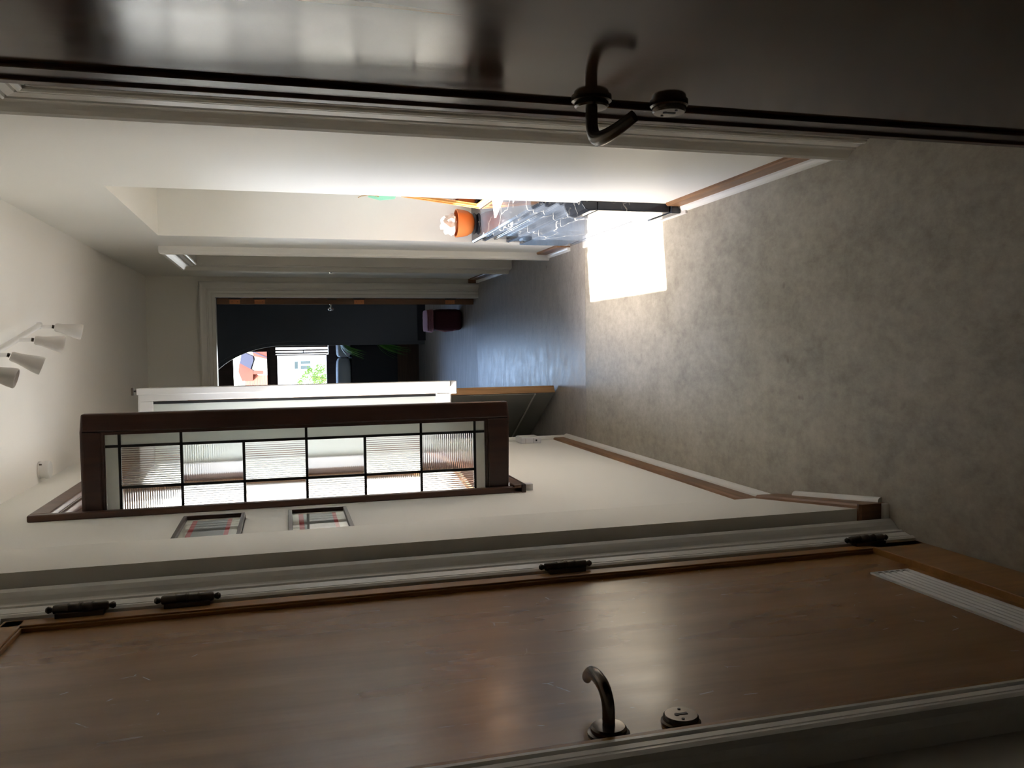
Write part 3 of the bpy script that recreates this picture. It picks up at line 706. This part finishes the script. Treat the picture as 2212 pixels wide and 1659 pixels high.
def leaf_mb(mb, p, ang, length, width, droop, seed=0):
    n = 6; dr = Vector((math.cos(ang), math.sin(ang), 0)); sd = Vector((-dr.y, dr.x, 0)); pts = []
    for k in range(n+1):
        s = k/n; c = Vector(p)+dr*(length*s)+Vector((0, 0, .35*length*s-droop*s*s)); wdt = width*math.sin(PI*min(1, .12+s*.88))*.5
        pts.append((c-sd*wdt, c+Vector((0, 0, .002)), c+sd*wdt))
    for a, b in zip(pts[:-1], pts[1:]): mb.add([a[0], a[1], a[2], b[0], b[1], b[2]], [(0, 1, 4, 3), (1, 2, 5, 4)], True)
def plant(name, label, x, y, ztop, pot_h, n, ln, dr, seed):
    pl = empty(name, label=label, category='plant', group='trailing plants behind the arch')
    MB().lathe([(0, 0), (.055, 0), (.07, pot_h), (.062, pot_h), (.05, .02), (0, .02)], (x, y, ztop-pot_h), (0, 0, 1), 20).build('pot', BLACKM, pl)
    MB().tube([(x, y, ztop-pot_h-.001), (x, y, ztop-pot_h-.02), (x+.10, y, ztop-pot_h-.02)], .006, 8).build('bracket', BLACKM, pl)
    rnd = random.Random(seed)
    for k in range(n):
        mb = MB(); a = PI*(.93+.36*rnd.random()); leaf_mb(mb, (x, y, ztop-.01), a, ln*(.75+.5*rnd.random()), .018+.010*rnd.random(), dr*(.7+.6*rnd.random()))
        mb.build('leaf', LEAF, pl)
plant('trailing_plant', 'upper trailing plant with drooping green blades behind the arch edge', .112, 9.37, .90, .09, 26, .20, .26, 3)
plant('trailing_plant', 'lower trailing plant with drooping green blades behind the arch edge', .112, 9.37, .50, .09, 28, .18, .34, 9)

# window_2 in the far room
w2 = empty('window_2', kind=ST, label='brown wooden window of the far room looking on roofs')
yw0, yw1 = 10.25, 10.33
m = MB()
m.box(FX0, FX1, yw0, yw1, .87, .985).box(FX0, FX1, yw0, yw1, 2.10, 2.26).box(FX0, FX0+.06, yw0, yw1, .985, 2.10).box(.058, FX1, yw0, yw1, .985, 2.10)
m.box(FX0, .058, yw0, yw1, 1.600, 1.672).box(-.78, -.70, yw0, yw1, .985, 2.10).box(-1.53, -1.45, yw0, yw1, .985, 2.10)
m.build('frame', MAHOG2, w2, .004)
m = MB()
for xa, xb in ((-1.45, -.78), (-.70, .058)):
    m.box(xa, xb, yw0+.01, yw1-.02, 1.672, 1.70).box(xa, xb, yw0+.01, yw1-.02, 2.085, 2.10).box(xa, xa+.03, yw0+.01, yw1-.02, 1.70, 2.085).box(xb-.076, xb, yw0+.01, yw1-.02, 1.70, 2.085)
m.build('top_light', MAHOG2, w2, .003)
cs = MB()
for xa, xb in ((-1.45, -.78), (-.70, -.058)):
    cs.box(xa, xb, yw0-.004, yw1-.03, 1.582, 1.60).box(xa, xb, yw0-.004, yw1-.03, .985, 1.010)
    cs.box(xa, xa+.03, yw0-.004, yw1-.03, 1.010, 1.582); cs.box(xb-.010, xb+.004, yw0-.004, yw1-.03, 1.010, 1.582)
cas = cs.build('casement', MAHOG2, w2, .003)
m = MB(); m.box(-.048, -.030, yw0-.004, yw1-.03, .99, 1.60).box(-.012, .004, yw0-.004, yw1-.03, .99, 1.60).box(.030, .058, yw0-.004, yw1-.03, .99, 1.60)
m.build('side_stile', MAHOG2, w2, .002)
m = MB(); m.tube([(-.005, 10.235, 1.28), (-.038, 10.235, 1.28)], .006, 8); m.tube([(-.006, 10.235, 1.25), (-.006, 10.235, 1.31)], .006, 8); m.build('window_handle', IRON, cas)
for xa, xb, z0, z1 in ((FX0+.06, -1.53, .985, 1.60), (FX0+.06, -1.53, 1.672, 2.10), (-1.42, -.78, 1.70, 2.085), (-.67, -.018, 1.70, 2.085), (-1.42, -.79, 1.01, 1.582), (-.67, -.066, 1.01, 1.582), (-.030, -.012, .99, 1.60), (.004, .030, .99, 1.60)):
    box('pane', GLASS, (xa, xb, 10.288, 10.292, z0, z1), w2)
box('sill', MAHOG2, (FX0-.05, FX1+.05, 10.10, 10.25, .840, .872), w2, .004)
box('lower_board', MAHOG2, (FX0-.05, FX1+.05, 10.17, 10.219, .60, .838), w2, .004)

w3 = empty('window_3', kind=ST, label='side window of the far room, out of sight to the left')
m = MB(); m.box(-2.48, -2.42, 6.9, 6.96, .8, 2.25).box(-2.48, -2.42, 8.64, 8.7, .8, 2.25).box(-2.48, -2.42, 6.96, 8.64, .8, .86).box(-2.48, -2.42, 6.96, 8.64, 2.19, 2.25).box(-2.48, -2.42, 7.77, 7.83, .86, 2.19)
m.build('frame', MAHOG2, w3)
for ya_, yb_ in ((6.96, 7.77), (7.83, 8.64)): box('pane', GLASS, (-2.452, -2.448, ya_, yb_, .86, 2.19), w3)
# ---------------------------------------------------------------- outside
box('wall_outside', HWALLO, (-4.9, -4.6, 6.2, 14.0, -3.0, 4.7), kind=ST, label='unseen taller wall added to keep direct sun out of the far room side window')  # unseen, added to block the sun at the side window and leave the sky
box('ground', GROUND, (-150, 150, -150, 200, -3.3, -3.0), kind=ST, label='ground outside the house')
box('wall_outside', HWALLO, (-5.6, -5.2, -6, 9.0, -3.0, 3.0), kind=ST, label='rendered wall across the yard from the left window')
hs = empty('house', label='white rendered house with red tiled roof seen through the far window', category='house')
yh = 90
box('wall', HWHITE, (-14, 5, yh, yh+9, -3.0, 2.60), hs)
m = MB()
for xa, xb, za, zb in ((-2.012, -1.224, .093, .451), (-1.498, -1.186, -1.2, -.16), (-2.037, -1.674, -1.19, -.15)):
    fr = box('window', HWHITE, (xa-.03, xb+.03, yh-.06, yh+.01, za-.03, zb+.03), hs)
    box('pane', HGLASS, (xa, xb, yh-.075, yh-.055, za, zb), fr)
# tiled slope built in courses
courses = MB()
nc = 26
for k in range(nc):
    z0 = 2.62+k*.115; y0 = yh-.35+k*.17
    courses.prism([(-14.3, y0, z0), (-14.3, y0, z0+.05), (-14.3, y0+.22, z0+.16), (-14.3, y0+.22, z0+.11)], (11.9, 0, 0))
courses.build('roof_tiles', HTILE, hs, kind='stuff')
box('eaves', HSLATE, (-14.3, 5.2, yh-.45, yh-.3, 2.45, 2.60), hs)
m = MB(); m.prism([(-2.6, yh-.2, 2.61), (-1.0, yh-.2, 2.61), (-1.0, yh-.2, 4.0), (-1.9, yh-.2, 4.75), (-2.6, yh-.2, 4.1)], (0, 4, 0)); m.build('gable', HCREAM, hs)
m = MB(); m.prism([(-2.3, yh-.5, 4.2), (-1.3, yh-.5, 5.9), (-.1, yh-.5, 5.7), (-.6, yh-.5, 4.6), (-1.0, yh-.5, 4.55), (-1.9, yh-.5, 4.85)], (0, 5, 0)); m.build('slate_gable', HSLATE, hs)
m = MB(); m.prism([(-1.05, yh-.8, 2.65), (2.5, yh-.8, 2.65), (2.5, yh-.8, 6.1), (.1, yh-.8, 4.7), (-.6, yh-.8, 4.5)], (0, 5, 0)); m.build('side_roof', HTILE, hs)
m = MB(); m.prism([(-1.08, yh-.85, 2.6), (-1.0, yh-.85, 2.6), (-.0, yh-.85, 4.72), (-.12, yh-.85, 4.75)], (0, .2, 0)); m.build('verge', HSLATE, hs)
m = MB(); m.prism([(-3.2, yh+1, 4.7), (-2.0, yh+1, 4.7), (-1.2, yh+1, 6.0), (-2.2, yh+1, 6.15), (-3.2, yh+1, 5.8)], (0, 3, 0)); m.build('rear_roof', HTILE, hs)
box('chimney', HTILE, (-2.45, -2.1, yh-.9, yh-.5, 3.6, 4.6), hs)
tr = empty('tree', label='light green leafy tree in front of the white house outside', category='tree')
yt = 60
MB().tube([(-2.2, yt, -3.0), (-2.15, yt, -1.5), (-1.9, yt, -.4)], [.16, .12, .05], 8).build('trunk', BARK, tr)
fo = MB(); rnd = random.Random(5)
blobs = [(-1.75, -.55, .42), (-1.35, -.95, .40), (-2.3, -.65, .5), (-2.1, -1.3, .8), (-1.2, -.1, .0), (-1.45, -.25, .22), (-1.62, .0, .20), (-1.9, .15, .25), (-2.5, .45, .3), (-2.9, -.2, .6), (-2.15, .45, .22)]
for bx_, bz_, br_ in blobs:
    for k in range(int(900*br_*br_)+20):
        v = Vector((rnd.gauss(0, 1), rnd.gauss(0, 1), rnd.gauss(0, 1))).normalized()*br_*rnd.random()**.4
        c = Vector((bx_, yt, bz_))+v; s_ = .035+.03*rnd.random(); a = rnd.random()*6.28; e1 = Vector((math.cos(a), rnd.random()-.5, math.sin(a))).normalized()*s_; e2 = Vector((-math.sin(a), rnd.random()-.5, math.cos(a))).normalized()*s_*.7
        fo.add([c-e1, c+e2, c+e1, c-e2], [(0, 1, 2, 3)])
fo.build('foliage', TLEAF, tr)['kind'] = 'stuff'
